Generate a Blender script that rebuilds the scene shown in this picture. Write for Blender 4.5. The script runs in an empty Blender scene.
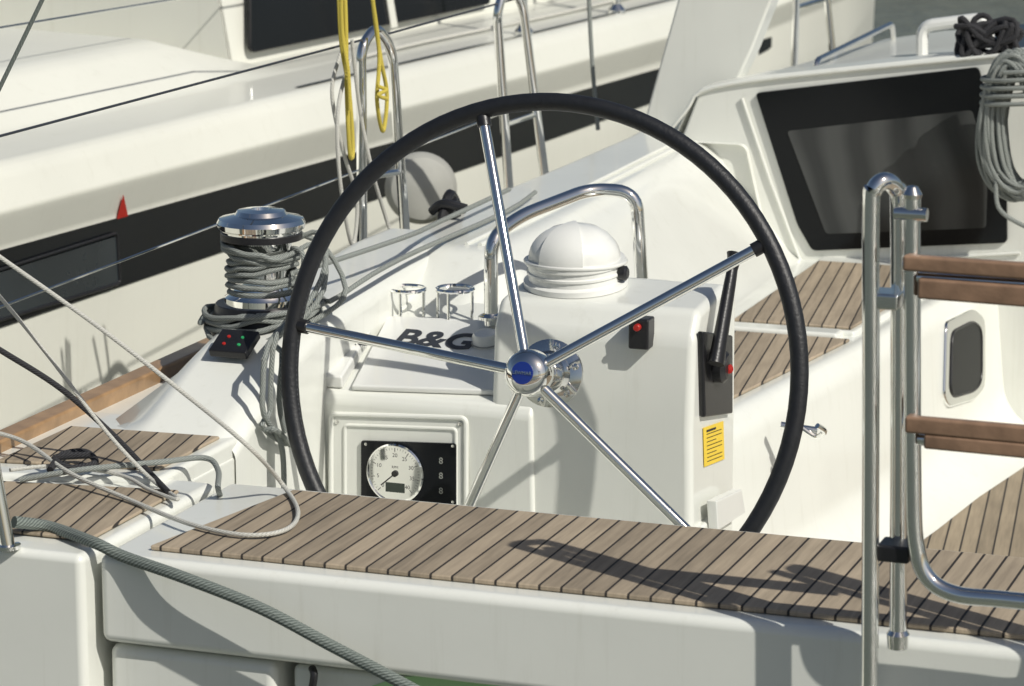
import bpy, bmesh, math, random
from mathutils import Vector, Matrix
random.seed(7)
sc=bpy.context.scene
# ------------------------------------------------------------------ camera
FPX=3000.0; PITCH=12.0; YAW=20.0
C=Vector((0,0,1.28))
cd=bpy.data.cameras.new("camera"); cam=bpy.data.objects.new("camera",cd)
sc.collection.objects.link(cam); sc.camera=cam
cam.location=C; cam.rotation_euler=(math.radians(90-PITCH),0,math.radians(YAW))
cd.sensor_width=36; cd.lens=36*FPX/1024; cd.clip_end=3000; cd.clip_start=.05
cd.dof.use_dof=True; cd.dof.focus_distance=5.2; cd.dof.aperture_fstop=9
cy,sy=math.cos(math.radians(YAW)),math.sin(math.radians(YAW))
cp,sp=math.cos(math.radians(PITCH)),math.sin(math.radians(PITCH))
FW=Vector((-sy*cp,cy*cp,-sp)); RT=Vector((cy,sy,0)); UP=RT.cross(FW)
# survey helpers: sight line of the photo met with a real plane of the boat
def ray(px,py): return FW+RT*((px-512)/FPX)+UP*((343-py)/FPX)
def onp(px,py,p0,n):
    d=ray(px,py); n=Vector(n); return C+d*((Vector(p0)-C).dot(n)/d.dot(n))
def Zp(px,py,z): return onp(px,py,(0,0,z),Vector((0,0,1)))
def Yp(px,py,y): return onp(px,py,(0,y,0),Vector((0,1,0)))
def Xp(px,py,x): return onp(px,py,(x,0,0),Vector((1,0,0)))
# ------------------------------------------------------------------ materials
def nt(name):
    m=bpy.data.materials.new(name); m.use_nodes=True
    n=m.node_tree.nodes; return m,n,m.node_tree.links,n["Principled BSDF"]
def mat(name,col,rough=.5,metal=0,var=.06,scale=6,bump=0,bscale=60,coat=0,dirt=0):
    m,n,l,b=nt(name)
    b.inputs["Roughness"].default_value=rough; b.inputs["Metallic"].default_value=metal
    if coat: b.inputs["Coat Weight"].default_value=coat; b.inputs["Coat Roughness"].default_value=.06
    tc=n.new("ShaderNodeTexCoord"); no=n.new("ShaderNodeTexNoise"); no.inputs["Scale"].default_value=scale; no.inputs["Detail"].default_value=5
    l.new(tc.outputs["Object"],no.inputs["Vector"])
    r=n.new("ShaderNodeValToRGB"); r.color_ramp.elements[0].position=.3; r.color_ramp.elements[1].position=.7
    r.color_ramp.elements[0].color=[c*(1-var) for c in col]+[1]; r.color_ramp.elements[1].color=[min(1,c*(1+var*.5)) for c in col]+[1]
    l.new(no.outputs["Fac"],r.inputs["Fac"]); src=r.outputs["Color"]
    if dirt:   # run-down streaks and scuffs
        mp=n.new("ShaderNodeMapping"); mp.inputs["Scale"].default_value=(34,34,2.2); l.new(tc.outputs["Object"],mp.inputs["Vector"])
        d=n.new("ShaderNodeTexNoise"); d.inputs["Scale"].default_value=1; d.inputs["Detail"].default_value=7; d.inputs["Roughness"].default_value=.7; l.new(mp.outputs["Vector"],d.inputs["Vector"])
        r2=n.new("ShaderNodeValToRGB"); r2.color_ramp.elements[0].position=.55; r2.color_ramp.elements[1].position=.8
        r2.color_ramp.elements[0].color=(1,1,1,1); r2.color_ramp.elements[1].color=(1-dirt,1-dirt*1.05,1-dirt*1.25,1)
        l.new(d.outputs["Fac"],r2.inputs["Fac"])
        mx=n.new("ShaderNodeMix"); mx.data_type='RGBA'; mx.blend_type='MULTIPLY'; mx.inputs["Factor"].default_value=1
        l.new(src,mx.inputs["A"]); l.new(r2.outputs["Color"],mx.inputs["B"]); src=mx.outputs["Result"]
    l.new(src,b.inputs["Base Color"])
    if bump:
        n2=n.new("ShaderNodeTexNoise"); n2.inputs["Scale"].default_value=bscale; l.new(tc.outputs["Object"],n2.inputs["Vector"])
        bp=n.new("ShaderNodeBump"); bp.inputs["Strength"].default_value=bump; bp.inputs["Distance"].default_value=.004
        l.new(n2.outputs["Fac"],bp.inputs["Height"]); l.new(bp.outputs["Normal"],b.inputs["Normal"])
    return m
def teak(name,spacing,angle=0,col=(.375,.305,.22),off=0.0,seam=.07):
    m,n,l,b=nt(name); b.inputs["Roughness"].default_value=.75
    tc=n.new("ShaderNodeTexCoord"); mp=n.new("ShaderNodeMapping"); mp.inputs["Rotation"].default_value[2]=math.radians(angle)
    l.new(tc.outputs["Object"],mp.inputs["Vector"])
    sx=n.new("ShaderNodeSeparateXYZ"); l.new(mp.outputs["Vector"],sx.inputs[0])
    def M(op,a,bv=None,cl=False):
        q=n.new("ShaderNodeMath"); q.operation=op; q.use_clamp=cl
        for i,v in enumerate([a,bv]):
            if v is None: continue
            if isinstance(v,(int,float)): q.inputs[i].default_value=v
            else: l.new(v,q.inputs[i])
        return q.outputs[0]
    t=M('ADD',M('MULTIPLY',sx.outputs[0],1/spacing),off+1000)
    fr=M('FRACT',t); fl=M('FLOOR',t)
    d=M('ABSOLUTE',M('SUBTRACT',fr,.5))
    mask=M('MULTIPLY',M('SUBTRACT',d,.5-seam),40,True)
    wn=n.new("ShaderNodeTexWhiteNoise"); wn.noise_dimensions='1D'; l.new(fl,wn.inputs["W"])
    mg=n.new("ShaderNodeMapping"); mg.inputs["Scale"].default_value=(90,6,20); l.new(mp.outputs["Vector"],mg.inputs["Vector"])
    g=n.new("ShaderNodeTexNoise"); g.inputs["Scale"].default_value=1; g.inputs["Detail"].default_value=6; g.inputs["Roughness"].default_value=.65; l.new(mg.outputs["Vector"],g.inputs["Vector"])
    g2=n.new("ShaderNodeTexNoise"); g2.inputs["Scale"].default_value=5; g2.inputs["Detail"].default_value=4; l.new(tc.outputs["Object"],g2.inputs["Vector"])
    v=M('ADD',M('MULTIPLY',wn.outputs["Value"],.34),M('ADD',M('MULTIPLY',g.outputs["Fac"],.95),M('MULTIPLY',g2.outputs["Fac"],.5)))
    v=M('ADD',v,.02)
    mul=n.new("ShaderNodeVectorMath"); mul.operation='SCALE'; mul.inputs[0].default_value=col; l.new(v,mul.inputs["Scale"])
    mx=n.new("ShaderNodeMix"); mx.data_type='RGBA'; l.new(mask,mx.inputs["Factor"]); l.new(mul.outputs[0],mx.inputs["A"]); mx.inputs["B"].default_value=(.028,.023,.019,1)
    l.new(mx.outputs["Result"],b.inputs["Base Color"])
    h=M('SUBTRACT',M('MULTIPLY',g.outputs["Fac"],.3),mask)
    bp=n.new("ShaderNodeBump"); bp.inputs["Strength"].default_value=.5; bp.inputs["Distance"].default_value=.002
    l.new(h,bp.inputs["Height"]); l.new(bp.outputs["Normal"],b.inputs["Normal"])
    return m
GEL=mat("gelcoat_white",(.775,.785,.73),.30,0,.05,3.5,.03,40,.5,.10)
GEL2=mat("gelcoat_cream",(.73,.73,.655),.4,0,.07,1.2,.02,30,.2,.08)
PLW=mat("white_plastic",(.77,.775,.74),.28,0,.03,10,0,0,.5)
BLK=mat("black_plastic",(.014,.014,.016),.38,0,.2,20,.1,200)
LEA=mat("black_leather",(.012,.013,.016),.48,0,.2,60,.2,160)
GLB=mat("black_gloss",(.008,.009,.011),.12,0,.1,4)
GLB.node_tree.nodes["Principled BSDF"].inputs["Specular IOR Level"].default_value=.3
BLKM=mat("black_window_frame",(.006,.007,.008),.16,0,.1,4)
BLKM.node_tree.nodes["Principled BSDF"].inputs["Specular IOR Level"].default_value=.2
STEEL=mat("stainless_steel",(.78,.775,.75),.10,1,.08,12,.03,60)
CHR=mat("chrome",(.86,.86,.84),.05,1,.03,12)
ALU=mat("brushed_aluminium",(.62,.62,.6),.28,1,.1,12)
GLN=mat("hull_window_glass",(.026,.032,.037),.08,0,.3,3)
GLD=mat("portlight_dark_glass",(.008,.009,.010),.25,0,.1,3)
GLD.node_tree.nodes["Principled BSDF"].inputs["Specular IOR Level"].default_value=.08
VAR=mat("varnished_wood",(.36,.22,.11),.4,0,.3,18,.1,80,.2)
STEP=mat("step_wood",(.29,.18,.115),.42,0,.35,24,.15,90)
RED=mat("red_plastic",(.42,.02,.015),.35)
DRED=mat("red_marker_vinyl",(.5,.03,.02),.5)
GRN=mat("green_plastic",(.03,.35,.12),.4)
GRD=mat("green_vinyl",(.42,.68,.34),.4)
YEL=mat("yellow_sticker",(.85,.6,.05),.5)
INK=mat("black_ink",(.02,.02,.02),.6)
FINK=mat("faded_ink",(.08,.08,.08),.6)
GRY=mat("grey_plastic",(.26,.27,.27),.5)
DIM=mat("dim_segment",(.30,.31,.28),.5)
SLATE=mat("grey_ink",(.03,.034,.045),.5)
BLU=mat("blue_badge",(.01,.03,.22),.2,0,.1,20,0,0,.5)
LCD=mat("lcd_dark",(.035,.045,.038),.25)
DIAL=mat("dial_face",(.70,.70,.65),.4)
CONC=mat("pontoon_concrete",(.26,.26,.23),.8,0,.2,3,.2,20)
FEND=mat("fender_vinyl",(.40,.40,.365),.55,0,.2,8)
PANE,n,l,b=nt("painted_reflection_pane"); b.inputs["Roughness"].default_value=.12; b.inputs["Specular IOR Level"].default_value=.35  # curtain-like reflection in the glass, painted into the base colour as wavy bands
tc=n.new("ShaderNodeTexCoord"); mp=n.new("ShaderNodeMapping"); mp.inputs["Rotation"].default_value=(0,.30,0)
l.new(tc.outputs["Object"],mp.inputs["Vector"])
wv=n.new("ShaderNodeTexWave"); wv.bands_direction='X'; wv.inputs["Scale"].default_value=2.6; wv.inputs["Distortion"].default_value=4.0; wv.inputs["Detail"].default_value=2; wv.inputs["Detail Scale"].default_value=1.2
l.new(mp.outputs["Vector"],wv.inputs["Vector"])
r=n.new("ShaderNodeValToRGB"); r.color_ramp.elements[0].position=.1; r.color_ramp.elements[1].position=.9
r.color_ramp.elements[0].color=(.028,.030,.030,1); r.color_ramp.elements[1].color=(.064,.067,.065,1)
l.new(wv.outputs["Fac"],r.inputs["Fac"]); l.new(r.outputs["Color"],b.inputs["Base Color"])
def ropemat(name,c1,c2,sc_=90):
    m,n,l,b=nt(name); b.inputs["Roughness"].default_value=.85
    tc=n.new("ShaderNodeTexCoord"); w=n.new("ShaderNodeTexWave"); w.wave_type='BANDS'; w.bands_direction='DIAGONAL'
    w.inputs["Scale"].default_value=sc_; w.inputs["Distortion"].default_value=2.5; w.inputs["Detail"].default_value=2
    l.new(tc.outputs["UV"],w.inputs["Vector"])
    r=n.new("ShaderNodeValToRGB"); r.color_ramp.elements[0].color=list(c1)+[1]; r.color_ramp.elements[1].color=list(c2)+[1]
    l.new(w.outputs["Fac"],r.inputs["Fac"]); l.new(r.outputs["Color"],b.inputs["Base Color"])
    bp=n.new("ShaderNodeBump"); bp.inputs["Strength"].default_value=.6; bp.inputs["Distance"].default_value=.002
    l.new(w.outputs["Fac"],bp.inputs["Height"]); l.new(bp.outputs["Normal"],b.inputs["Normal"])
    return m
RGR=ropemat("rope_grey_green",(.09,.11,.10),(.22,.25,.23))
RWH=ropemat("rope_white",(.45,.45,.41),(.7,.69,.63))
RFL=ropemat("rope_flecked",(.13,.15,.145),(.38,.40,.37))
RYE=ropemat("rope_yellow",(.5,.39,.04),(.72,.6,.12))
RBK=ropemat("rope_black",(.01,.01,.012),(.05,.05,.055))
TK1=teak("teak_transom",.0345,0,off=.2)
TK2=teak("teak_bench",.031,-8)
TK3=teak("teak_sole",.035,-8,(.29,.235,.165))
TK4=teak("teak_side_deck",.033,-10)
# ------------------------------------------------------------------ object plumbing
def thing(name,loc,label,cat,**kw):
    o=bpy.data.objects.new(name,None); o.empty_display_size=.1; o.location=loc
    sc.collection.objects.link(o); o["label"]=label; o["category"]=cat
    for k,v in kw.items(): o[k]=v
    return o
MW={}
def reg(e): MW[e]=e.location.copy(); return e
def finish(name,bms,material,parent=None,label=None,angle=35,top=None,wn=True):
    me=bpy.data.meshes.new(name)
    if not isinstance(bms,(list,tuple)): bms=[bms]
    big=bmesh.new()
    for b in bms:
        t=bpy.data.meshes.new("t"); b.to_mesh(t); b.free(); big.from_mesh(t); bpy.data.meshes.remove(t)
    bmesh.ops.recalc_face_normals(big,faces=big.faces)
    big.to_mesh(me); big.free()
    me.materials.append(material)
    for p in me.polygons: p.use_smooth=True
    try: me.set_sharp_from_angle(angle=math.radians(angle))
    except Exception: pass
    o=bpy.data.objects.new(name,me); sc.collection.objects.link(o)
    if wn:
        md=o.modifiers.new("WeightedNormal",'WEIGHTED_NORMAL'); md.keep_sharp=True; md.weight=90
    if parent:
        o.parent=parent; o.matrix_parent_inverse=Matrix.Translation(-MW[parent])
    MW[o]=Vector((0,0,0))
    if label: o["label"]=label
    if top:
        o["label"],o["category"]=top
    return o
# ------------------------------------------------------------------ geometry helpers
def V(p): return Vector(p)
def fillet(pts,r,n=5):
    pts=[V(p) for p in pts]; out=[pts[0]]
    for i in range(1,len(pts)-1):
        a,b,c=pts[i-1],pts[i],pts[i+1]; rr=r[i] if isinstance(r,(list,tuple)) else r
        la,lc=(a-b).length,(c-b).length; rr=min(rr,la*.45,lc*.45)
        s=b+(a-b).normalized()*rr; e=b+(c-b).normalized()*rr
        for k in range(n+1):
            t=k/n; out.append(s*(1-t)**2+b*2*t*(1-t)+e*t*t)
    out.append(pts[-1]); return out
def cfillet(pts,r,n=5):
    pts=[V(p) for p in pts]; N=len(pts); out=[]
    for i in range(N):
        a,b,c=pts[i-1],pts[i],pts[(i+1)%N]
        la,lc=(a-b).length,(c-b).length; rr=min(r,la*.45,lc*.45)
        s=b+(a-b).normalized()*rr; e=b+(c-b).normalized()*rr
        for k in range(n+1):
            t=k/n; out.append(s*(1-t)**2+b*2*t*(1-t)+e*t*t)
    return out
def catmull(pts,sub=6,closed=False):
    pts=[V(p) for p in pts]; N=len(pts); out=[]
    rng=range(N if closed else N-1)
    for i in rng:
        if closed: p0,p1,p2,p3=[pts[(i+k)%N] for k in(-1,0,1,2)]
        else: p0,p1,p2,p3=pts[max(i-1,0)],pts[i],pts[i+1],pts[min(i+2,N-1)]
        for k in range(sub):
            t=k/sub
            out.append(.5*((2*p1)+(p2-p0)*t+(2*p0-5*p1+4*p2-p3)*t*t+(3*p1-p0-3*p2+p3)*t**3))
    if not closed: out.append(pts[-1])
    return out
def tube(pts,r,closed=False,seg=10,sub=6,flat=1.0):
    P=catmull(pts,sub,closed) if sub>0 else [V(p) for p in pts]
    N=len(P); bm=bmesh.new(); uv=bm.loops.layers.uv.new("UVMap"); rings=[]; L=0; Ls=[]
    def tan(i):
        if closed: return (P[(i+1)%N]-P[i-1]).normalized()
        return (P[min(i+1,N-1)]-P[max(i-1,0)]).normalized()
    t0=tan(0); ref=Vector((0,0,1)) if abs(t0.z)<.9 else Vector((1,0,0))
    nrm=(ref-t0*ref.dot(t0)).normalized()
    for i in range(N):
        t=tan(i); nrm=(nrm-t*nrm.dot(t)).normalized(); bn=t.cross(nrm)
        rr=r if not callable(r) else r(i/(N-1))
        rings.append([bm.verts.new(P[i]+nrm*math.cos(a)*rr+bn*math.sin(a)*rr*flat) for a in [2*math.pi*k/seg for k in range(seg)]])
        Ls.append(L); L+=(P[(i+1)%N]-P[i]).length if (i<N-1 or closed) else 0
    Ls.append(L)
    for i in range(N if closed else N-1):
        A=rings[i]; B=rings[(i+1)%N]
        for k in range(seg):
            f=bm.faces.new((A[k],A[(k+1)%seg],B[(k+1)%seg],B[k]))
            for lp,(u,v) in zip(f.loops,((Ls[i],k),(Ls[i],k+1),(Ls[i+1],k+1),(Ls[i+1],k))):
                lp[uv].uv=(u,v/seg*.06)
    if not closed:
        bm.faces.new(rings[0]); bm.faces.new(rings[-1])
    return bm
def prism(pts,vec,bev=.0,seg=3):
    bm=bmesh.new(); a=[bm.verts.new(p) for p in pts]; b=[bm.verts.new(V(p)+V(vec)) for p in pts]; n=len(pts)
    bm.faces.new(a); bm.faces.new(b[::-1])
    for i in range(n): bm.faces.new((a[i],a[(i+1)%n],b[(i+1)%n],b[i]))
    bmesh.ops.recalc_face_normals(bm,faces=bm.faces)
    if bev>0:
        es=[e for e in bm.edges if len(e.link_faces)==2 and e.calc_face_angle(0)>math.radians(25)]
        bmesh.ops.bevel(bm,geom=es,offset=bev,segments=seg,profile=.5,affect='EDGES',clamp_overlap=True)
    return bm
def box(x0,x1,y0,y1,z0,z1,bev=.0,seg=3):
    return prism([(x0,y0,z0),(x1,y0,z0),(x1,y1,z0),(x0,y1,z0)],(0,0,z1-z0),bev,seg)
def loft(secs):
    bm=bmesh.new(); R=[[bm.verts.new(p) for p in s] for s in secs]
    for A,B in zip(R,R[1:]):
        for k in range(len(A)-1): bm.faces.new((A[k],A[k+1],B[k+1],B[k]))
    return bm
def lathe(prof,c,ax=(0,0,1),seg=40):
    ax=V(ax).normalized(); ref=Vector((1,0,0)) if abs(ax.x)<.9 else Vector((0,1,0))
    e1=(ref-ax*ref.dot(ax)).normalized(); e2=ax.cross(e1); bm=bmesh.new(); R=[]
    for r,h in prof:
        r=max(r,.0004); R.append([bm.verts.new(V(c)+ax*h+e1*r*math.cos(2*math.pi*k/seg)+e2*r*math.sin(2*math.pi*k/seg)) for k in range(seg)])
    for A,B in zip(R,R[1:]):
        for k in range(seg): bm.faces.new((A[k],A[(k+1)%seg],B[(k+1)%seg],B[k]))
    bm.faces.new(R[0]); bm.faces.new(R[-1]); return bm
def rod(a,b,r,seg=14):
    a,b=V(a),V(b); return lathe([(r,0),(r,(b-a).length)],a,b-a,seg)
def text(name,s,loc,size,right,up,material,parent,ext=.0006,sx=1.0,bold=0):
    cu=bpy.data.curves.new(name,'FONT'); cu.body=s; cu.size=size; cu.extrude=ext; cu.align_x='CENTER'; cu.align_y='CENTER'; cu.offset=bold
    t=bpy.data.objects.new("t",cu); sc.collection.objects.link(t)
    dg=bpy.context.evaluated_depsgraph_get(); me=bpy.data.meshes.new_from_object(t.evaluated_get(dg))
    bpy.data.objects.remove(t)
    r=V(right).normalized(); u=V(up).normalized(); n=r.cross(u)
    M=Matrix(((r.x*sx,u.x,n.x,loc[0]),(r.y*sx,u.y,n.y,loc[1]),(r.z*sx,u.z,n.z,loc[2]),(0,0,0,1)))
    me.transform(M); me.materials.clear(); me.materials.append(material); me.name=name
    o=bpy.data.objects.new(name,me); sc.collection.objects.link(o)
    if parent: o.parent=parent; o.matrix_parent_inverse=Matrix.Translation(-MW[parent])
    MW[o]=Vector((0,0,0)); return o
# ================================================================== WATER
water=bmesh.new()
S=600
vs=[water.verts.new(p) for p in((-S,-S,-1.3),(S,-S,-1.3),(S,S,-1.3),(-S,S,-1.3))]; water.faces.new(vs)
m,n,l,b=nt("harbour_water"); b.inputs["Base Color"].default_value=(.13,.145,.115,1); b.inputs["Roughness"].default_value=.22
tc=n.new("ShaderNodeTexCoord"); no=n.new("ShaderNodeTexNoise"); no.inputs["Scale"].default_value=3.2; no.inputs["Detail"].default_value=6; l.new(tc.outputs["Object"],no.inputs["Vector"])
bp=n.new("ShaderNodeBump"); bp.inputs["Strength"].default_value=.8; bp.inputs["Distance"].default_value=.2; l.new(no.outputs["Fac"],bp.inputs["Height"]); l.new(bp.outputs["Normal"],b.inputs["Normal"])
w=finish("water",water,m,wn=False); w["kind"]="structure"
# ================================================================== OWN SAILBOAT
boat=reg(thing("sailboat",(-.6,4,-1.3),"white sailboat with teak cockpit and black helm wheel moored stern to","sailboat"))
port=[(-2.36,3.97),(-2.5,4.25),(-2.59,4.7),(-2.62,6),(-2.55,8),(-2.3,10),(-1.6,13),(-.6,15.4)]
outl=port+[(-1.2-x,y) for x,y in port[::-1][1:]]
o2=catmull([(x,y,0) for x,y in outl],5)
finish("hull",[loft([[Vector((p.x,p.y,-.002)) for p in o2],[Vector((p.x*.99,p.y,-.35)) for p in o2],[Vector((-.6+(p.x+.6)*.93,p.y,-1.35)) for p in o2]])],GEL,boat)
pd=[p for p in o2 if p.y>7.6]
fd=prism([Vector((p.x,p.y,-.03)) for p in pd],(0,0,.04),.008)
sd=prism([(-2.6,4.68,-.03),(-2.62,6,-.03),(-2.56,7.62,-.03),(-2.3,7.62,-.03),(-2.3,4.68,-.03)],(0,0,.035),.006)
sd2=box(.9,1.4,4.4,7.62,-.03,.006,.006)
finish("side_deck",[fd,sd,sd2],GEL,boat)
finish("toe_rail",[prism([(-2.605,4.15,.0),(-2.56,4.15,.0),(-2.555,4.15,.035),(-2.6,4.15,.035)],(-.01,3.4,0),.006)],VAR,boat,label="orange brown varnished wooden toe rail")
qb=prism([(-2.36,3.95,-.9),(-2.142,3.95,-.9),(-2.142,4.43,-.9),(-2.56,4.43,-.9),(-2.48,4.2,-.9)],(0,0,.9),.014,5)
qb2=prism([(-2.56,4.30,-.9),(-2.222,4.38,-.9),(-2.222,4.78,-.9),(-2.59,4.78,-.9)],(0,0,.912),.010,4)
finish("stern_quarter",[qb,qb2],GEL,boat)
finish("quarter_teak",[prism([(-2.40,4.02,.002),(-2.165,4.02,.002),(-2.165,4.335,.002),(-2.49,4.285,.002)],(0,0,.006),.002,1),
   prism([(-2.53,4.375,.012),(-2.245,4.42,.012),(-2.245,4.66,.012),(-2.53,4.64,.012)],(0,0,.006),.002,1)],TK4,boat)
tb=prism([(-2.128,3.975,-.145),(.9,3.985,-.145),(.9,4.47,-.145),(-2.128,4.45,-.145)],(0,0,.143),.016,5)
finish("transom_bench",[tb],GEL,boat)
finish("bench_teak",[prism([(-2.06,4.02,-.001),(.85,4.03,-.001),(.85,4.43,-.001),(-1.99,4.405,-.001)],(0,0,.008),.002,1)],TK1,boat)
finish("transom_panel",[box(-2.125,-1.84,3.995,4.42,-1.1,-.153,.016,4),box(-1.822,.9,4.02,4.42,-1.1,-.16,.01,3)],GEL,boat)
finish("hull_decal",[prism([Yp(x,y,4.0182) for x,y in((372,686),(400,677),(440,675),(480,680),(520,690),(500,720),(380,720))],(0,.001,0))],GRD,boat,label="light green vinyl graphic on the transom")
finish("drain_hose",[tube([Yp(312,668,4.0),Yp(314,676,3.99),Yp(310,700,3.99)],.006)],BLK,boat)
def liner(y,zt,xo,xi,bx):
    p=[(-2.50,.0),(xo-.03,zt*.78),(xo,zt),(xi,zt),(xi+.045,zt-.035),(xi+.235,-.065 if zt>.1 else zt-.14),(xi+.26,-.082),(bx,-.082),(bx+.03,-.12),(bx+.06,-.42),(bx+.17,-.5),(1.1,-.5),(1.2,.0)]
    f=fillet([(a,0,c) for a,c in p],[0,.02,.02,.02,.025,.02,.012,.015,.02,.06,.06,.03,0],5)
    return [Vector((q.x,y,q.z)) for q in f]
secs=[liner(5.36,.07,-2.34,-2.09,-1.60),liner(5.46,.10,-2.34,-2.09,-1.585),liner(5.62,.185,-2.335,-2.09,-1.56),liner(5.66,.198,-2.335,-2.09,-1.555),liner(6.3,.2,-2.335,-2.10,-1.475),liner(6.8,.2,-2.33,-2.11,-1.425),liner(7.26,.205,-2.32,-2.12,-1.385)]
finish("cockpit_moulding",[loft(secs)],GEL,boat,angle=28)
def shoulder(y,zt,xi):
    p=[(-2.50,.0),(-2.35,zt*.78),(-2.32,zt),(xi,zt+.0),(xi+.05,0)]
    f=fillet([(a,0,c) for a,c in p],[0,.02,.02,.02,0],4); return [Vector((q.x,y,q.z)) for q in f]
finish("coaming_shoulder",[loft([shoulder(7.20,.203,-2.0),shoulder(7.5,.215,-2.0),shoulder(8.2,.12,-2.1),shoulder(8.6,.02,-2.1)])],GEL,boat)
finish("well_floor",[box(-2.218,1.1,4.43,5.45,-.53,-.502,0),box(-2.24,-2.219,4.44,5.4,-.5,-.02,.004,2)],GEL,boat)
def tail(y,zt):
    p=[(-2.50,.0),(-2.43,zt*.75),(-2.40,zt),(-2.25,zt),(-2.215,zt-.02),(-2.215,-.5)]
    f=fillet([(a,0,c) for a,c in p],[0,.03,.03,.02,.02,0],5); return [Vector((q.x,y,q.z)) for q in f]
finish("coaming",[loft([tail(4.66,.012),tail(4.70,.03),tail(4.9,.11),tail(5.0,.138),tail(5.2,.165),tail(5.62,.197),tail(5.8,.197)])],GEL,boat)
finish("coaming_groove",[tube([Vector((-2.13,5.66,.2)),Vector((-2.135,6.4,.202)),Vector((-2.145,7.2,.206))],.005,sub=2),tube([Vector((-2.16,5.66,.2)),Vector((-2.165,6.4,.202)),Vector((-2.175,7.2,.206))],.004,sub=2)],GEL,boat)
finish("bench_step",[box(-1.80,-1.53,6.285,6.345,-.09,-.066,.008,3),prism([(-1.80,6.34,-.09),(-1.505,6.34,-.09),(-1.445,7.0,-.09),(-1.435,7.24,-.09),(-1.80,7.24,-.09)],(0,0,.020),.007,3)],GEL,boat)
finish("cockpit_bench_teak",[prism([(-1.79,5.45,-.081),(-1.615,5.45,-.081),(-1.50,6.28,-.081),(-1.79,6.28,-.081)],(0,0,.007),.002,1),
    prism([(-1.785,6.352,-.070),(-1.515,6.352,-.070),(-1.455,7.12,-.070),(-1.785,7.12,-.070)],(0,0,.007),.002,1)],TK2,boat)
finish("cockpit_sole_teak",[prism([(-1.36,5.6,-.499),(.9,5.6,-.499),(.9,7.15,-.499),(-1.19,7.15,-.499),(-1.30,6.4,-.499)],(0,0,.007),.002,1)],TK3,boat)
PN=Vector((1,-.09,.10)).normalized(); PP=Vector((-1.364,7.0,-.27))
oq=[(947,322),(975,308),(986,318),(986,388),(976,400),(950,408),(945,398)]
a=[onp(x,y,PP+PN*.010,PN) for x,y in oq]; cen=sum(a,Vector())/7
pr=finish("portlight",[prism(cfillet(a,.03,4),-PN*.05,.006,3)],CHR,boat,label="rounded chrome framed portlight in the bench side")
finish("portlight_glass",[prism(cfillet([cen+(p-cen)*.74+PN*.0015 for p in a],.03,4),-PN*.03,.0,2)],GLD,pr)
finish("portlight_seal",[tube(cfillet([cen+(p-cen)*.76+PN*.001 for p in a],.03,4),.003,closed=True,sub=0)],BLK,pr)
# cabin
CY=7.22
TL=Yp(700,88,CY)
bh=[TL,Yp(757,76,CY),Yp(980,53,CY),Vector((-.1,CY,.44)),Vector((-.1,CY,-.5)),Vector((-2.02,CY,-.5)),Vector((-2.25,CY,.0))]
cab=finish("cabin",[prism(bh,(0,.12,0),.008,3),
  loft([[Vector((-2.30,CY+.01,.0)),TL+Vector((-.01,.01,-.01)),TL+Vector((.03,.01,.003)),Yp(757,77,CY+.01),Yp(980,54,CY+.01),Vector((-.1,CY+.01,.44))],
        [Vector((-2.2,7.75,.0)),Vector((-2.04,7.75,.31)),Vector((-1.99,7.75,.35)),Vector((-1.8,7.75,.38)),Vector((-1.3,7.75,.43)),Vector((-.1,7.75,.48))],
        [Vector((-2.08,8.3,.0)),Vector((-1.96,8.3,.32)),Vector((-1.90,8.3,.36)),Vector((-1.73,8.3,.39)),Vector((-1.2,8.3,.43)),Vector((-.1,8.3,.47))],
        [Vector((-2.05,8.45,.0)),Vector((-1.96,8.42,.1)),Vector((-1.92,8.42,.15)),Vector((-1.75,8.42,.15)),Vector((-1.2,8.42,.15)),Vector((-.1,8.42,.15))]])],GEL,boat)
wq=[Yp(755,93,CY-.010),Yp(978,67,CY-.010),Yp(1006,165,CY-.010),Yp(1007,243,CY-.010),Yp(812,251,CY-.010),Yp(797,225,CY-.010)]
win=finish("cabin_window",[prism(cfillet(wq,.012,4),(0,.02,0),.003,2)],BLKM,boat,label="dark tinted window with broad black frame")
pq=[Yp(787,131,CY-.012),Yp(972,110,CY-.012),Yp(988,165,CY-.012),Yp(986,228,CY-.012),Yp(826,234,CY-.012)]
finish("window_pane",[prism(cfillet(pq,.010,4),(0,.01,0),.0,1)],PANE,win)
finish("arch_leg",[prism([Yp(694,-60,CY+.14),Yp(795,-60,CY+.14),Yp(752,50,CY+.14),Yp(735,86,CY+.14),Yp(700,105,CY+.14),Yp(672,150,CY+.14),Yp(640,135,CY+.14)],(0,.09,0),.008,3)],GEL,boat)
finish("cabin_trim",[tube([Yp(672,128,CY-.005),Yp(688,108,CY-.005),Yp(702,91,CY-.005),Yp(757,80,CY-.005),Yp(870,68,CY-.005),Yp(985,57,CY-.005),Yp(1060,49,CY-.005)],.005,sub=3),
   tube([Yp(742,98,CY-.005),Yp(770,180,CY-.005),Yp(801,262,CY-.005),Yp(860,262,CY-.005),Yp(1020,253,CY-.005)],.004,sub=1)],GEL,boat)
finish("grab_handle",[tube(fillet([Yp(922,56,7.6),Yp(922,26,7.6),Yp(985,18,7.6),Yp(990,46,7.6)],.03),.016,sub=0,flat=1.3)],PLW,boat)
finish("roof_hatch",[prism(cfillet([Vector((-1.55,7.55,.40)),Vector((-1.0,7.55,.42)),Vector((-1.0,8.0,.445)),Vector((-1.55,8.0,.425))],.05,4),(0,0,.02),.005,2)],BLKM,boat)
finish("roof_rail",[tube(fillet([Vector((-1.9,7.5,.35)),Vector((-1.9,7.52,.385)),Vector((-1.86,8.2,.415)),Vector((-1.86,8.22,.37))],.03),.008,sub=0)],STEEL,boat)
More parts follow.
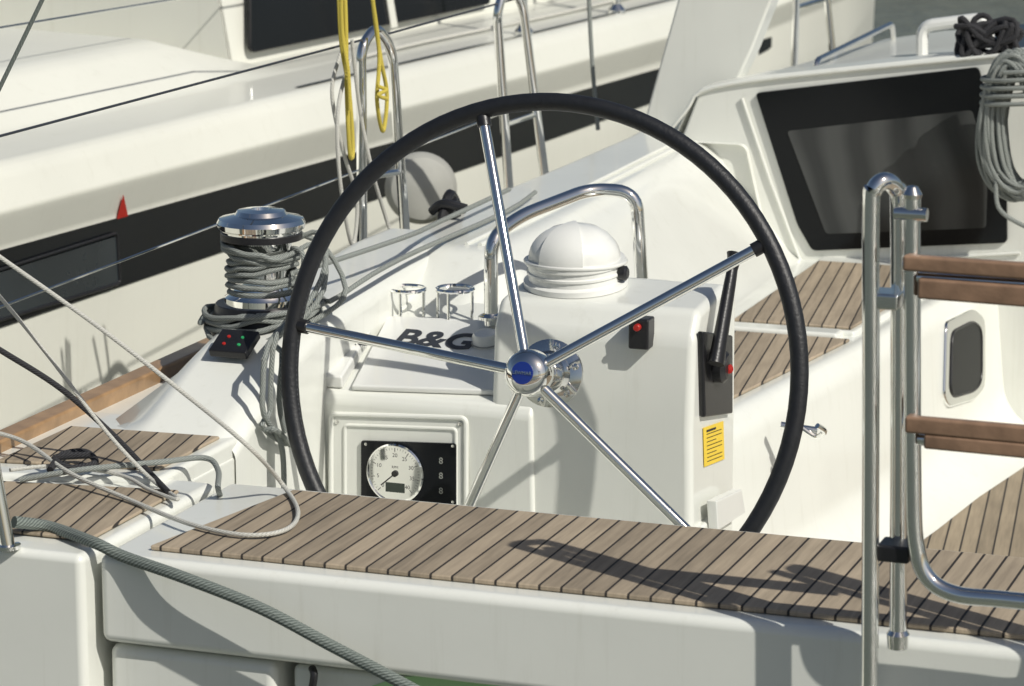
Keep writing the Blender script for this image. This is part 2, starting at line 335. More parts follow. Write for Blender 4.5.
# helm console
def cons(prof,x0,x1,bev,sg=5): return prism([(x0,y,z) for y,z in prof],(x1-x0,0,0),bev,sg)
hump=cons([(5.09,-.5),(5.06,.0),(5.075,.16),(5.11,.21),(5.29,.228),(5.35,.20),(5.36,-.5)],-1.885,-1.497,.016)
dash=cons([(5.085,-.5),(5.05,.0),(5.06,.018),(5.40,.09),(5.50,.115),(5.50,-.5)],-2.30,-1.80,.008)
neck=cons([(5.3,-.5),(5.28,.05),(5.36,.19),(5.45,.2),(5.45,-.5)],-1.93,-1.64,.02)
base=cons([(5.03,-.5),(5.035,-.235),(5.05,-.19),(5.3,-.19),(5.3,-.5)],-1.545,-1.485,.006)
console=finish("helm_console",[hump,dash,neck,base],GEL,boat,angle=50)
finish("table_bracket",[prism([Xp(706,500,-1.484),Xp(732,488,-1.484),Xp(736,512,-1.484),Xp(708,530,-1.484)],(.02,0,0),.004,2)],PLW,console)
DN=Vector((0,.34,.072)).normalized(); nn=Vector((0,-.072,.34)).normalized()
def dashp(px,py,h=0): return onp(px,py,Vector((0,5.06,.019))+nn*h,nn)
finish("instrument_cover",[prism([dashp(x,y,.0) for x,y in((352,391),(496,396),(506,326),(388,321))],nn*.012,.004,3)],PLW,console,label="white hinged instrument cover")
finish("instrument_cover",[prism([dashp(x,y,.0) for x,y in((306,387),(343,389),(376,334),(341,331))],nn*.026,.005,3)],PLW,console,label="small raised white instrument cover")
finish("cockpit_cushion",[prism([Yp(x,y,5.03) for x,y in((254,374),(288,378),(291,332),(264,330))],(0,.06,0.01),.012,4)],GRY,console,label="small grey padded block")
text("cover_lettering","B&G",dashp(436,340,.0132),.100,(1,0,0),DN,SLATE,console,sx=.85,bold=.0026)
text("cover_lettering","B&G",dashp(354,342,.0272),.036,(1,0,0),DN,SLATE,console,sx=1.0,bold=.0008)
kb=dashp(486,344,.012)
finish("round_cap",[lathe([(.026,0),(.026,.018),(.022,.024),(.02,.022),(0,.022)],kb,nn)],PLW,console)
finish("cap_ring",[tube([kb+nn*.004+Vector((math.cos(t)*.0272,math.sin(t)*.0266,math.sin(t)*.0058)) for t in [2*math.pi*k/16 for k in range(16)]],.0012,closed=True,sub=2)],GRY,console)
# cup holders
for cx in (407,455):
    yy=5.42; top=Yp(cx,289,yy); r=.036; zb=.09
    ring=[top+Vector((math.cos(t)*r,math.sin(t)*r,0)) for t in [2*math.pi*k/16 for k in range(16)]]
    parts=[tube(ring,.0042,closed=True,seg=8,sub=2)]
    for k in (8,0,12): parts.append(rod(ring[k],Vector((ring[k].x,ring[k].y,zb)),.0034,8))
    finish("cup_holder",parts,CHR,console)
g=[Yp(491,325,5.36),Yp(491,238,5.36),Yp(520,216,5.44),Yp(590,189,5.6),Yp(636,192,5.62),Yp(642,290,5.62)]
finish("grab_rail",[tube(fillet([V(p) for p in g],[0,.045,.05,.05,.055,0],7),.0136,sub=0,seg=18),lathe([(.025,0),(.025,.006),(.016,.012),(.0,.013)],Yp(491,319,5.36))],CHR,boat)
# compass
cc=Vector(Yp(576,291,5.22)); cc.z=.222
def hood(r0,dz=0): return [(r0*.96,.050+dz),(r0*.95,.060+dz),(r0*.89,.078+dz),(r0*.76,.094+dz),(r0*.55,.106+dz),(r0*.30,.112+dz),(0,.113+dz)]
cmp_=finish("compass",[lathe([(.098,0),(.098,.010),(.089,.014),(.089,.024),(.092,.026),(.092,.030),(.089,.032),(.089,.040),(.093,.043),(.093,.050),(.086,.051)]+hood(.084),cc,(0,-.10,1))],PLW,console,label="white domed compass with ribbed hood",angle=30)
rows=[]
for (th0,th1,ro) in ((-25,30,.000),(31,62,.005),(63,117,.010),(118,149,.005),(150,205,.000)):
    for i in range(7):
        th=math.radians(th0+(th1-th0)*i/6); row=[]
        for j in range(12):
            ph=math.radians(-8+96*j/11); R_=.085+ro; s_=max(math.sin(ph),-.1)
            s_=s_ if s_<0 else s_**.93
            row.append(cc+Vector((math.cos(th)*math.cos(ph)**.9*R_,-math.sin(th)*math.cos(ph)**.9*R_-.004,.050+s_*(.061+ro))))
        rows.append(row)
finish("compass_hood",[loft(rows)],PLW,cmp_,angle=18)
finish("compass_ring",[tube([cc+Vector((math.cos(t)*.0935,math.sin(t)*.0935-.003,.045)) for t in [2*math.pi*k/20 for k in range(20)]],.0042,closed=True,sub=2)],PLW,cmp_)
finish("compass_knob",[lathe([(.014,0),(.014,.012),(.009,.016),(0,.016)],cc+Vector((.089,-.01,.028)),(1,0,0))],BLK,cmp_)
# stop switch
p0=Yp(629,318,5.05); p1=Yp(649,350,5.05)
ks=finish("stop_switch",[box(p0.x,p1.x,5.045,5.085,p1.z,p0.z,.004,3)],BLK,console)
finish("button",[lathe([(.0065,0),(.0065,.009),(.005,.011),(0,.011)],Yp(638,327,5.045),(0,-1,0),20)],RED,ks)
# gauge panel on console face
FY=5.052; U=-7
q=[(331,421+U),(466,425+U),(466,528),(331,524)]
fr=finish("instrument_recess",[prism(cfillet([Yp(x,y,FY+.012) for x,y in q],.012,3),(0,-.014,0),.006,3),
    tube(cfillet([Yp(x,y,FY-.002) for x,y in q],.012,5),.005,closed=True,sub=0),
    tube(cfillet([Yp(x,y,FY-.002) for x,y in((345,432+U),(456,436+U),(456,528),(345,524))],.008,5),.0035,closed=True,sub=0)],GEL,console)
gp=finish("instrument_panel",[prism(cfillet([Yp(x,y,FY-.002) for x,y in((362,447+U),(457,450+U),(457,514+U),(362,511+U))],.004,2),(0,-.006,0),.001,1)],GLB,console)
gc=Yp(396,480+U,FY-.008); R=.0575
gg=finish("tachometer",[lathe([(R,0),(R,.006),(R-.003,.008),(R-.005,.005)],gc,(0,-1,0),40)],CHR,gp)
finish("dial",[lathe([(R-.005,0),(R-.005,.0045)],gc,(0,-1,0),40)],DIAL,gg)
tk=[]
for k in range(41):
    an=math.radians(225-270*k/40); d=Vector((math.cos(an),0,math.sin(an))); L=.008 if k%5==0 else .004
    tk.append(rod(gc+d*(R-.008)+Vector((0,-.0048,0)),gc+d*(R-.008-L)+Vector((0,-.0048,0)),.0005 if k%5 else .0009,5))
finish("scale_marks",tk,FINK,gg)
for k in range(0,9):
    an=math.radians(225-270*k/8); d=Vector((math.cos(an),0,math.sin(an)))
    text("dial_number",str(k*5),gc+d*(R-.0225)+Vector((0,-.005,0)),.0105,(1,0,0),(0,0,1),FINK,gg,.0003)
text("dial_lettering","RPM",gc+Vector((0,-.005,.012)),.007,(1,0,0),(0,0,1),FINK,gg,.0003)
finish("needle",[rod(gc+Vector((0,-.006,0)),gc+Vector((-.028,-.006,-.024)),.0012,6),lathe([(.006,0),(.006,.004),(0,.005)],gc+Vector((0,-.0045,0)),(0,-1,0),16)],INK,gg)
finish("lcd",[box(gc.x-.019,gc.x+.019,gc.y-.0062,gc.y-.004,gc.z-.036,gc.z-.018,.0)],LCD,gg)
for k,yy in enumerate((468,483,498)):
    c=Yp(441,yy+U,FY-.008); text("panel_symbol","8",c+Vector((0,-.0005,0)),.017,(1,0,0),(0,0,1),DIM,gp,.0004)
for a_ in ((366,451),(453,453),(366,507),(453,509)):
    finish("screw",[lathe([(.003,0),(.003,.0015),(0,.002)],Yp(a_[0],a_[1]+U,FY-.008),(0,-1,0),10)],STEEL,gp)
for a_ in ((337,429+U),(460,431+U)):
    finish("screw",[lathe([(.004,0),(.004,.0015),(0,.002)],Yp(a_[0],a_[1],FY-.003),(0,-1,0),10)],STEEL,console)
# switch panel on the coaming tail
nrm=Vector((0,-.42,.9)).normalized(); up=Vector((0,.9,.42)).normalized()
sw0=Vector((-2.325,4.90,.124))
sw=finish("switch_panel",[prism([sw0-Vector((.038,0,0))-up*.034,sw0+Vector((.038,0,0))-up*.034,sw0+Vector((.038,0,0))+up*.034,sw0-Vector((.038,0,0))+up*.034],nrm*.016,.003,3)],BLK,boat,label="black switch panel with red and green buttons")
for dx,du,mm in((-.014,.010,RED),(.014,.010,GRN),(-.015,-.012,RED),(.015,-.012,GRN)):
    finish("button",[lathe([(.0038,0),(.0032,.002),(0,.0022)],sw0+nrm*.0158+Vector((dx,0,0))+up*du,nrm,14)],mm,sw)
# throttle
SX=-1.497
tp=[Xp(697,331,SX),Xp(727,335,SX),Xp(727,413,SX),Xp(699,417,SX)]
th=finish("throttle",[prism(tp,(.012,0,0),.004,3),lathe([(.030,0),(.030,.018),(.022,.026),(0,.028)],Xp(715,366,SX+.01),(1,0,0))],BLK,console,label="black engine throttle with upright lever")
pv=Xp(716,364,SX+.03); tpz=Xp(735,254,SX+.035)
finish("lever",[tube([pv,pv+(tpz-pv)*.3,pv+(tpz-pv)*.72,pv+(tpz-pv)*.9,tpz],lambda t:.020-.007*min(1,t*1.5)+(.007*max(0,(t-.68))/.32),seg=14,flat=.75)],BLK,th)
finish("button",[lathe([(.008,0),(.008,.012),(0,.014)],Xp(729,368,SX+.035),(.3,-1,0),14)],RED,th)
st=[Xp(703,428,SX+.0015),Xp(723,421,SX+.0015),Xp(724,459,SX+.0015),Xp(704,467,SX+.0015)]
sk=finish("warning_sticker",[prism(st,(.001,0,0))],YEL,console)
ln=[]
for k in range(9):
    t=.08+.1*k; A=st[0].lerp(st[3],t); B=st[1].lerp(st[2],t); e=.88 if k%3 else .6; h=-.0011 if k else -.004
    ln.append(prism([A.lerp(B,.14)+Vector((.0012,0,0)),A.lerp(B,e)+Vector((.0012,0,0)),A.lerp(B,e)+Vector((.0012,0,h)),A.lerp(B,.14)+Vector((.0012,0,h))],(.0006,0,0)))
finish("sticker_text",ln,INK,sk)
# ------------------------------------------------ steering wheel
rc=C+ray(537,371)*5.22
al=math.radians(12); AX=Vector((0,math.cos(al),-math.sin(al))); WR=Vector((1,0,0)); WU=Vector((0,math.sin(al),math.cos(al)))
RM=.469
ringp=[rc+WR*RM*math.cos(t)+WU*RM*math.sin(t) for t in [2*math.pi*k/96 for k in range(96)]]
wheel=finish("steering_wheel",[tube(ringp,.0158,closed=True,sub=1,seg=16)],LEA,boat,label="large black leather wheel rim with five steel spokes")
hub=C+ray(524.5,373)*5.13
for an_ in (107,32,-40.5,-112.5,174):
    an=math.radians(an_); d=WR*math.cos(an)+WU*math.sin(an)
    e=rc+d*(RM-.012); s=hub+AX*.02+d*.03
    finish("spoke",[rod(s,e,.0098,18)],CHR,wheel)
    finish("spoke_collar",[tube([e-(e-s).normalized()*.018,e],.0128,sub=1,seg=14)],BLK,wheel)
st_=[]
for k in range(150):
    t=math.radians(96+k*1.1); c=rc+WR*(RM-.0153)*math.cos(t)+WU*(RM-.0153)*math.sin(t)
    tt=(-WR*math.sin(t)+WU*math.cos(t)); st_.append(rod(c-AX*.004-tt*.001,c+AX*.001+tt*.002-AX*.006,.0007,4))
finish("stitching",st_,SLATE,wheel)
hb=finish("hub",[lathe([(.0,.0),(.018,.0),(.028,.004),(.036,.011),(.041,.02),(.041,.045),(.036,.05),(.03,.052),(.03,.09),(.026,.12),(.026,.2)],hub-AX*.01,AX,40)],CHR,wheel)
finish("badge",[lathe([(.0195,0),(.0195,.003),(.0,.0035)],hub-AX*.009,-AX,30)],BLU,hb)
text("badge_lettering","LEWMAR",hub-AX*.0135,.0085,WR,WU,CHR,hb,.0004)
fl=hub+AX*.145
fb=[lathe([(.056,.0),(.06,-.006),(.06,-.012),(.05,-.016),(.04,-.018),(.034,-.03),(.02,-.032)],fl,AX,40)]
for k in range(6):
    an=2*math.pi*k/6+.3; fb.append(lathe([(.006,0),(.006,-.006),(0,-.007)],fl+(WR*math.cos(an)+WU*math.sin(an))*.05-AX*.013,AX,8))
finish("hub_flange",fb,STEEL,console)
# ------------------------------------------------ winch
wc=Vector((-2.352,5.08,.150))
wn=finish("winch",[lathe([(.092,-.03),(.092,.006),(.087,.014),(.074,.02),(.072,.035),(.062,.045),(.055,.075),(.055,.130),(.06,.145),(.074,.153),(.076,.163)],wc)],CHR,boat,label="chrome sheet winch wrapped with rope")
finish("winch_top",[lathe([(.076,.163),(.082,.167),(.084,.177),(.080,.185),(.05,.192),(.045,.200),(.02,.203),(.018,.195),(0,.195)],wc)],CHR,wn)
finish("winch_band",[lathe([(.0775,.146),(.0775,.158)],wc)],BLK,wn)
finish("winch_base",[lathe([(.100,-.038),(.100,-.004),(.093,.006),(.090,.022),(.088,.024)],wc)],BLK,wn)
def helix(c,r0,r1,z0,z1,turns,ph=0,n=20,j=.0):
    return [c+Vector((math.cos(ph+2*math.pi*i/n)*(r0+(r1-r0)*i/(turns*n)+random.uniform(-j,j)),math.sin(ph+2*math.pi*i/n)*(r0+(r1-r0)*i/(turns*n)+random.uniform(-j,j)),z0+(z1-z0)*i/(turns*n)+random.uniform(-j,j))) for i in range(int(turns*n)+1)]
def tilt(P,k): return [p+Vector((0,0,(p.x-wc.x)*k)) for p in P]
hx=helix(wc,.065,.062,.040,.075,3,0,14,.003)+tilt(helix(wc,.064,.064,.078,.115,3,0,14,.003),.12)+[wc+Vector((.075,-.02,.135)),wc+Vector((.1,-.03,.12)),wc+Vector((.10,-.07,.03)),Xp(268,345,-2.2),Xp(263,385,-2.195),Xp(264,415,-2.195),Xp(280,440,-2.19),Xp(284,475,-2.19),Xp(283,520,-2.19)]
hx2=tilt(helix(wc,.104,.116,-.02,.022,3,1,14,.006),.08)+[wc+Vector((.13,.02,.03)),wc+Vector((.16,.16,.06)),Vector((-2.20,5.5,.212)),Vector((-2.2,6.0,.21)),Vector((-2.22,6.25,.215))]
hx3=[wc+Vector((.05,.04,.14)),wc+Vector((.1,.05,.155)),wc+Vector((.13,0,.10)),wc+Vector((.12,-.06,.04)),Xp(277,335,-2.2),Xp(271,380,-2.2),Xp(270,412,-2.2),Xp(262,425,-2.2),Xp(272,436,-2.2),Xp(290,445,-2.2),Xp(276,430,-2.18),Xp(264,430,-2.2)]
hx4=tilt(helix(wc,.066,.075,.112,.130,2.6,2,14,.004),-.15)+[wc+Vector((.11,.02,.14)),wc+Vector((.135,-.02,.06)),wc+Vector((.10,-.09,.0)),wc+Vector((.02,-.12,-.04)),wc+Vector((-.07,-.09,-.03)),wc+Vector((-.11,-.01,.0))]
hx5=[wc+Vector((.055,.05,.145)),wc+Vector((.03,.075,.15)),wc+Vector((.09,.09,.12)),wc+Vector((.15,.05,.05)),wc+Vector((.13,.0,.01)),wc+Vector((.06,-.10,-.03)),Xp(282,352,-2.2),Xp(279,400,-2.2),Xp(285,432,-2.2)]
hx6=[wc+Vector((-.03,.06,.06)),wc+Vector((.05,.07,.075)),wc+Vector((.15,.35,.10)),Vector((-2.235,5.7,.235)),Vector((-2.245,6.15,.235))]
hx7=tilt(helix(wc,.078,.120,.020,.002,2.2,3,14,.008),.1)
finish("winch_rope",[tube(h_,.0052,seg=8,sub=3) for h_ in (hx,hx2,hx3,hx4,hx5,hx6,hx7)],RFL,top=("grey flecked rope wound around the chrome winch","rope"))
bk=Zp(450,210,.215)
finish("deck_block",[lathe([(.024,-.018),(.028,-.01),(.028,.01),(.024,.018)],bk,(1,0,0),20),tube([bk+Vector((0,-.05,-.02)),bk+Vector((0,0,.034)),bk+Vector((0,.06,-.02))],.012),tube([bk+Vector((-.03,-.03,-.0)),bk+Vector((.0,-.04,.02)),bk+Vector((.05,-.03,.01))],.010)],BLK,boat)
# ------------------------------------------------ gate stanchions, lifelines
for i,(a_,b_,c_,d_,e_) in enumerate((((362,245),(361,48),(376,26),(392,48),(409,238)),((512,200),(497,12),(506,-16),(522,0),(551,184)))):
    P=[Xp(*a_,-2.5),Xp(*b_,-2.5),Xp(*c_,-2.49),Xp(*d_,-2.48),Xp(*e_,-2.46)]
    P[0].z=.0; P[-1].z=.0
    mid=P[0].lerp(P[1],.5); mid2=P[4].lerp(P[3],.5)
    finish("gate_stanchion",[tube(fillet(P,[0,.03,.03,.04,0],6),.0115,sub=0,seg=14),tube([mid,mid2],.007,sub=1)],CHR,boat)
finish("lifeline",[tube([Xp(-60,152,-2.5),Xp(362,40,-2.5)],.0025,sub=1,seg=6),tube([Xp(380,36,-2.5),Xp(500,3,-2.5),Xp(640,-35,-2.5)],.0025,sub=1,seg=6)],SLATE,boat)
finish("lifeline",[tube([Xp(-60,330,-2.5),Xp(365,168,-2.5)],.0025,sub=1,seg=6),tube([Xp(395,155,-2.5),Xp(505,112,-2.5),Xp(548,98,-2.5)],.0025,sub=1,seg=6)],STEEL,boat)
sp0=Zp(8,548,.0); 
finish("stern_post",[tube([sp0,sp0+Vector((-.035,0.01,.17))],.012,sub=2,seg=14),lathe([(.02,0),(.02,.006),(0,.008)],sp0),tube([sp0+Vector((-.035,.01,.185))+Vector((math.cos(t)*.014,0,math.sin(t)*.014)) for t in [2*math.pi*k/12 for k in range(12)]],.0035,closed=True,sub=2)],CHR,boat)
s0=Xp(800,427,-1.445)
finish("pad_eye",[tube([s0+Vector((0,.0,.0)),s0+Vector((.03,.01,-.02)),s0+Vector((.05,.0,-.005)),s0+Vector((.04,-.02,.01))],.006,sub=4),rod(s0+Vector((-.04,0,-.0)),s0+Vector((.03,.02,-.01)),.008)],CHR,boat)
finish("deck_stanchion",[rod((-2.35,9.0,0),Yp(797,-20,9.0),.011)],CHR,boat)
finish("deck_stanchion",[rod(Vector((-2.30,9.4,0)),Yp(825,-20,9.4),.011)],CHR,boat)
finish("bow_rail",[tube([Yp(797,2,9.0),Yp(825,-1,9.4),Vector((-2.0,11.5,.52)),Vector((-1.3,14,.52))],.009,sub=3)],CHR,boat)
# ------------------------------------------------ boarding ladder
LY=3.90
t1=[Yp(869,760,LY),Yp(870,640,LY),Yp(871,400,LY),Yp(871,212,LY),Yp(874,190,LY),Yp(884,181,LY+.01),Yp(895,188,LY+.03),Yp(899,212,LY+.04),Yp(899,400,LY+.04),Yp(898,634,LY+.04)]
lad=reg(thing("boarding_ladder",Yp(900,630,LY),"folded stainless steel boarding ladder with wooden steps at the transom","ladder"))
def mir(ps,cx): return [Vector((2*cx-p.x,p.y,p.z)) for p in ps]
cxl=Yp(912,400,LY).x+.17
finish("rail",[tube(t1,.0120,seg=16)],CHR,lad); finish("rail",[tube(mir(t1,cxl),.0120,seg=16)],CHR,lad)
t2=[Yp(912,196,LY),Yp(912,300,LY),Yp(913,480,LY),Yp(916,545,LY-.0),Yp(928,578,LY),Yp(955,594,LY),Yp(1000,599,LY)]
t2m=mir(t2,cxl)
finish("frame",[tube(t2+t2m[::-1],.0118,seg=16)],CHR,lad)
for y0,y1,x0 in ((255,272,903),(278,300,918),(416,434,905),(434,450,924)):
    A=Yp(x0,y0,LY-.02); B=Yp(x0,y1,LY-.02)
    finish("step",[prism([(A.x,LY-.024,B.z+.002),(2*cxl-A.x,LY-.024,B.z-.002),(2*cxl-A.x,LY-.024,A.z-.002),(A.x,LY-.024,A.z)],(0,.018,0),.004,3)],STEP,lad)
for x,y in ((912,262),(914,424)):
    c=Yp(x,y,LY-.0); finish("step_bracket",[rod((c.x,LY,c.z-.02),(2*cxl-c.x,LY,c.z-.02),.009)],CHR,lad)
c=Yp(884,299,LY+.015); finish("clamp",[box(c.x-.026,c.x+.024,c.y-.022,c.y+.03,c.z-.011,c.z+.011,.004,3)],STEEL,lad)
finish("rail_cap",[lathe([(.012,-.006),(.014,.0),(.008,.01),(0,.012)],Yp(912,194,LY),(0,0,1),14)],STEEL,lad)
finish("pivot_pin",[lathe([(.009,-.022),(.009,.022)],Yp(911,214,LY-.005),(1,0,0),14)],STEEL,lad)
c=Yp(895,549,LY+.03); finish("clamp",[box(c.x-.02,c.x+.026,c.y-.03,c.y+.02,c.z-.012,c.z+.012,.004,3)],BLK,lad,label="black plastic clamp")
c=Yp(898,634,LY+.04); finish("rail_foot",[lathe([(.014,-.02),(.016,0),(.012,.006)],c)],STEEL,lad)
# ================================================================== ROPES
def rope(name,pts,r,m,lab,cat="rope",sub=8): return finish(name,[tube(pts,r,seg=10,sub=sub)],m,top=(lab,cat))
rope("mooring_rope",[Zp(14,522,.03),Zp(50,527,.014),Zp(95,543,.014),Yp(125,557,3.97),Yp(185,578,3.94),Yp(260,608,3.93),Yp(330,645,3.93),Yp(385,674,3.92),Yp(440,705,3.92),Yp(500,745,3.92)],.0095,RGR,"thick grey green mooring rope hanging over the white transom")
rope("white_line",[Yp(-60,215,4.3),Yp(0,257,4.3),Yp(100,328,4.3),Yp(190,398,4.3),Yp(250,448,4.28),Zp(283,485,.02),Zp(298,512,.014),Zp(285,530,.014),Zp(245,535,.014),Zp(190,524,.014),Zp(130,500,.014),Zp(70,473,.03),Yp(20,440,4.4),Yp(-40,425,4.4)],.0038,RWH,"thin white line looping over the teak stern deck")
rope("white_line",[Yp(-60,230,4.33),Yp(0,297,4.33),Yp(50,358,4.35),Yp(105,430,4.35),Yp(150,478,4.35),Zp(178,499,.014),Zp(150,490,.014),Zp(120,475,.02),Zp(60,466,.024),Zp(10,470,.03)],.0034,RWH,"second thin white line draped on the stern quarter")
rope("rubber_cord",[Yp(-50,320,4.4),Yp(0,350,4.4),Yp(60,388,4.42),Yp(110,432,4.43),Zp(145,468,.024),Zp(168,492,.014)],.0052,RBK,"black rubber cord dropping onto the stern deck")
rope("deck_line",[Zp(20,480,.014),Zp(80,470,.03),Zp(160,462,.03),Zp(205,458,.03),Zp(218,470,.02),Zp(218,488,.02),Yp(222,500,4.4)],.005,RFL,"grey line lying across the quarter teak")
rope("cleat_line",[Zp(50,470,.03),Zp(62,455,.04),Zp(85,452,.04),Zp(95,463,.03),Zp(70,468,.03),Zp(55,458,.04),Zp(90,455,.045)],.006,RBK,"dark cleated line bundled on the side deck")
finish("yellow_rope",[tube([Xp(338,-30,-2.47),Xp(341,40,-2.47),Xp(349,90,-2.47),Xp(353,148,-2.47),Xp(350,154,-2.465),Xp(347,100,-2.46),Xp(346,30,-2.46),Xp(344,-30,-2.46)],.0046,sub=8),
   tube([Xp(341,-30,-2.45),Xp(342,30,-2.46),Xp(348,70,-2.45),Xp(350,110,-2.45)],.0044,sub=8)],RYE,top=("yellow line hanging straight by the lifeline gate","rope"))
finish("yellow_rope",[tube([Xp(370,-30,-2.47),Xp(375,20,-2.47),Xp(381,60,-2.46),Xp(387,95,-2.46),Xp(383,131,-2.46),Xp(377,100,-2.45),Xp(379,50,-2.45),Xp(368,-30,-2.45)],.0046,sub=8),
   tube([Xp(377,86,-2.44),Xp(386,90,-2.43),Xp(378,95,-2.43),Xp(387,99,-2.43)],.0042,sub=6)],RYE,top=("knotted yellow line hanging by the lifeline gate","rope"))
finish("hanging_rope",[tube([Xp(345,42,-2.49),Xp(332,90,-2.49),Xp(343,150,-2.48),Xp(357,200,-2.48),Xp(352,245,-2.48),Xp(340,180,-2.47),Xp(338,110,-2.47),Xp(350,60,-2.47)],.0042,sub=8),
   tube([Xp(352,40,-2.48),Xp(360,110,-2.48),Xp(372,170,-2.47),Xp(385,215,-2.47),Xp(392,235,-2.46)],.0042,sub=8)],RWH,top=("white ropes looped over the lifeline","rope"))
rope("backstay",[Yp(-12,112,4.6),Yp(48,-12,4.62)],.004,RGR,"grey wire stay rising from the port quarter")
rope("halyard",[Yp(588,-20,7.6),Yp(592,60,7.6),Yp(598,130,7.6)],.006,RFL,"grey flecked halyard hanging beside the arch",sub=3)
def hank(c,w,h,nl,r,tilt,yj):
    out=[]
    for k in range(nl):
        s=random.uniform(.45,1.05); ox=random.uniform(-.015,.015); oy=random.uniform(-yj,yj); ph=random.uniform(-.10,.10)+tilt; hs=random.uniform(.86,1.04)
        P=[]
        for i in range(12):
            t=2*math.pi*i/12; x=math.cos(t)*w*s*(1-.25*math.sin(t)); z=math.sin(t)*h*hs*random.uniform(.98,1.02)
            P.append(c+Vector((x*math.cos(ph)-z*math.sin(ph)+ox,oy+random.uniform(-.005,.005),x*math.sin(ph)+z*math.cos(ph)-abs(ox))))
        out.append(tube(P,r,closed=True,seg=7,sub=4))
    return out
hc=Yp(1018,122,7.08)
wrap=[hc+Vector((math.cos(t)*.088,-.004-math.sin(t)*.056,.045+.006*t/2+.01*math.cos(t))) for t in [k*math.pi/5 for k in range(44)]]
finish("rope_coil",hank(hc,.085,.168,72,.0052,.10,.040)+[tube(wrap,.0056,seg=8,sub=3),tube([hc+Vector((-.04,-.04,-.12)),hc+Vector((-.03,-.05,-.2)),hc+Vector((.03,-.05,-.24)),hc+Vector((.08,-.05,-.25))],.0055)],RFL,top=("thick hank of grey rope hanging from the cabin top","rope"))
bc=Yp(992,34,7.3)
finish("black_rope_coil",[tube([bc+Vector((math.cos(t*2.1)*.06*(1+.3*math.sin(t)),-.05+math.sin(t*1.7)*.03,math.sin(t*2.3+t*t*.01)*.036+.014*math.sin(t*5))) for t in [k*.35 for k in range(85)]],.0075,seg=8,sub=3)],RBK,top=("black rope heaped on the white cabin top","rope"))
# ================================================================== NEIGHBOURING BOAT
A5=math.radians(5); NU=Vector((math.sin(A5),math.cos(A5),0)); NW=Vector((-math.cos(A5),math.sin(A5),0)); NP0=Vector((-3.4,5.93,0))
def N(s,o,z): return NP0+NU*s+NW*o+Vector((0,0,z))
def Np(px,py,o): return onp(px,py,N(0,o,0),NW)
nb=reg(thing("moored_sailboat",N(4,1.8,-1.3),"cream white sailboat with black hull stripe moored alongside","sailboat"))
KK=((-2.6,0),(3,0),(5,.03),(6.5,.18),(8,.55),(9.5,1.1),(10.6,1.75))
def nsec(s,k,co=1.0):
    p=[(.10,-1.35),(.02,-.5),(.0,-.10),(.0,.07),(-.03,.145),(-.035,.16),(.0,.24),(.03,.262),(.25,.262),(.27,.264+.006*co),(.42,.266+.104*co),(.46,.268+.117*co),(1.0,.27+.13*co),(3.2,.27+.13*co),(3.6,.26),(3.6,-1.35)]
    f=fillet([(a,0,c) for a,c in p],[0,.1,.02,.01,.008,.008,.03,.02,.02,.02,.02,.02,.1,.1,.1,0],4)
    return [N(s,k+q.x*(1-k/1.8),q.z) for q in f]
finish("hull",[loft([nsec(-2.6,.0),nsec(1.4,0),nsec(1.9,0,0)]+[nsec(s,k,0) for s,k in KK[1:]])],GEL2,nb)
finish("hull_stripe",[loft([[N(s,k-.004,z0),N(s,k-.004,z1)] for s,k,z0,z1 in((-2.6,0,-.114,.068),(0,0,-.112,.066),(2,0,-.088,.060),(3,0,-.075,.056),(4.2,.015,-.055,.05),(4.8,.027,-.035,.045),(5.2,.045,.0,.04))])],GLB,nb,label="glossy black stripe tapering along the hull")
hw=finish("hull_window",[prism(cfillet([Np(-90,300,-.006),Np(116,236,-.006),Np(118,280,-.006),Np(112,288,-.006),Np(-90,345,-.006)],.01,3),-NW*.004)],GLN,nb)
finish("window_frame",[tube(cfillet([Np(-90,298,-.011),Np(117,233,-.011),Np(120,283,-.011),Np(-90,348,-.011)],.012,3),.004,closed=True,sub=0)],BLK,hw)
RP=N(0,-.0,.07); RN_=(NW*(-.075)+Vector((0,0,-.03))).normalized()
tri=[onp(x,y,RP-NW*.002+RN_*.003,RN_) for x,y in((123,195),(116,221),(128,218))]
finish("red_marker",[prism(tri,RN_*.002)],DRED,nb)
def cb(s,z0=.255): return [N(s,.44,z0),N(s,.50,.58),N(s,.56,.64),N(s,2.6,.72)]
f=lambda s:fillet(cb(s),[0,.03,.03,0],4)
finish("cabin",[loft([f(1.80),f(6.2)]),prism(f(1.80)+[N(1.80,2.6,.255)],NU*.02),prism(f(6.2)+[N(6.2,2.6,.255)],NU*.02)],GEL2,nb)
finish("cabin_window",[prism(cfillet([N(1.88,.432,.30),N(3.5,.432,.30),N(3.4,.475,.54),N(1.96,.475,.54)],.03,3),-NW*.014,.003,1)],GLB,nb)
finish("cabin_window",[prism(cfillet([N(3.75,.434,.33),N(5.4,.434,.33),N(5.3,.475,.52),N(3.85,.475,.52)],.03,3),-NW*.012,.003,1)],GLB,nb)
finish("window_divider",[prism([N(2.75,.415,.29),N(2.79,.415,.29),N(2.79,.46,.55),N(2.75,.46,.55)],-NW*.006,.001,1)],GEL2,nb)
finish("deck_track",[loft([[N(s,k+.045,.2655),N(s,k+.065,.2655)] for s,k in((1.5,0),(3,0),(5,.03))])],ALU,nb)
for s in (-1.6,.03,3.0,3.75,4.5,5.6):
    k=0 if s<5 else .08
    finish("stanchion",[rod(N(s,.07+k,.25),N(s,.07+k,.85),.0115),lathe([(.03,0),(.03,.01),(.014,.03)],N(s,.07+k,.262))],CHR,nb)
finish("gate_rail",[tube(fillet([N(3.75,.07,.26),N(3.80,.07,.62),N(4.45,.07,.62),N(4.5,.07,.26)],.08),.010,sub=0)],CHR,nb)
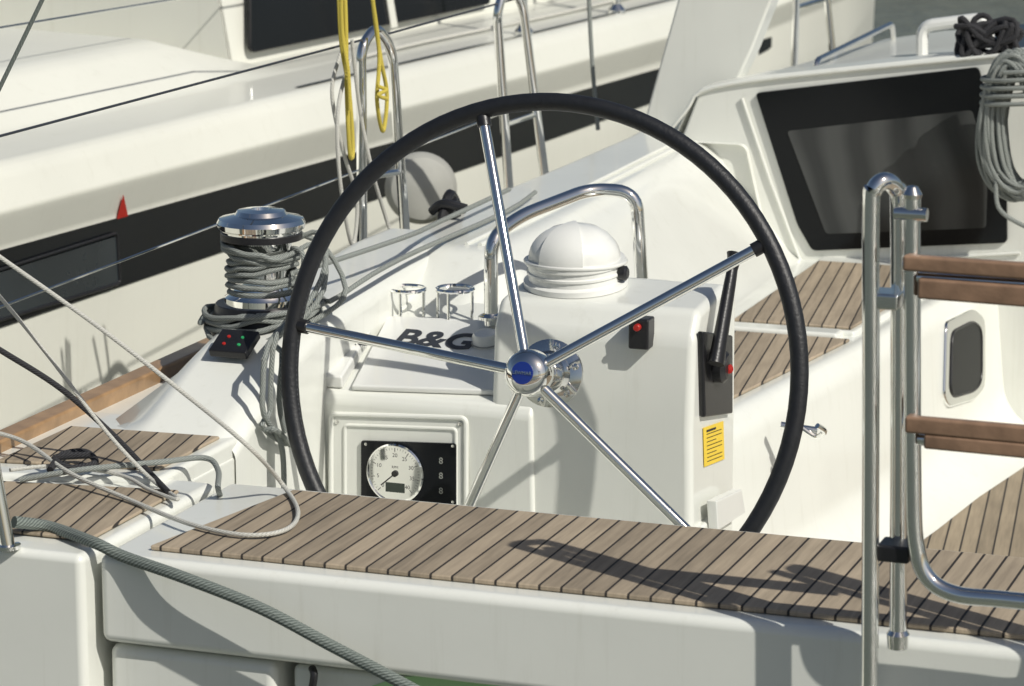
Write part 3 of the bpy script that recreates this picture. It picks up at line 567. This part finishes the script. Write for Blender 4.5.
finish("lifeline",[tube([N(-2.4,.07,.84),N(4.2,.07,.83),N(5.6,.15,.83)],.003,sub=1,seg=6)],STEEL,nb)
finish("lifeline",[tube([N(-2.4,.07,.56),N(4.2,.07,.55),N(5.6,.15,.55)],.003,sub=1,seg=6)],STEEL,nb)
finish("grab_rail",[tube([N(2.2,.75,.65),N(2.3,.75,.72),N(3,.75,.73),N(3.1,.75,.65)],.011)],STEEL,nb)
finish("genoa_car",[prism([N(4.6,.2,.262),N(5.0,.2,.262),N(4.95,.2,.31),N(4.65,.2,.31)],NW*.06,.01,2)],BLK,nb)
finish("jib_sheet",[tube([N(2.1,.2,.272),N(2.6,.22,.272),N(3.6,.2,.272),N(4.8,.23,.275),N(5.5,.3,.275)],.006)],RWH,top=("white sheet led along the neighbouring side deck","rope"))
fc=Xp(421,188,-2.85)
finish("fender",[lathe([(0,-.05),(.05,-.048),(.080,-.038),(.092,-.02),(.094,0),(.092,.02),(.080,.038),(.05,.048),(0,.05)],fc,(.45,-.9,.1))],FEND,top=("flat round grey fender hanging between the two boats","fender"))
# far pontoon with mooring posts
pt=reg(thing("pontoon",(2,30,-1.0),"low grey concrete pontoon with mooring posts across the water","pontoon"))
finish("deck_slab",[box(-30,30,29,31.5,-1.35,-.75,.05,2)],CONC,pt)
for x in (-14,-9.5,-6.2,-3.5,-1,3): finish("mooring_post",[lathe([(.12,0),(.12,.5),(.09,.56),(0,.58)],(x,29.4,-.76))],STEEL,pt)
# ================================================================== LIGHT
wd=bpy.data.worlds.new("World"); sc.world=wd; wd.use_nodes=True
wn_=wd.node_tree.nodes; wl=wd.node_tree.links
sk_=wn_.new("ShaderNodeTexSky"); sk_.sky_type='NISHITA'; sk_.sun_disc=False
SV=Vector((.645,-.325,.665)).normalized()
sk_.sun_elevation=math.asin(SV.z); sk_.sun_rotation=math.atan2(SV.x,SV.y)
sk_.dust_density=2.0; sk_.air_density=1.0
wl.new(sk_.outputs[0],wn_["Background"].inputs[0]); wn_["Background"].inputs[1].default_value=.056
sl=bpy.data.lights.new("sun",'SUN'); sl.energy=3.8; sl.angle=math.radians(.5); sl.color=(1,.965,.885)
so=bpy.data.objects.new("sun",sl); sc.collection.objects.link(so); so.rotation_euler=SV.to_track_quat('Z','Y').to_euler()
sc.view_settings.view_transform='Standard'; sc.view_settings.look='None'; sc.view_settings.exposure=0
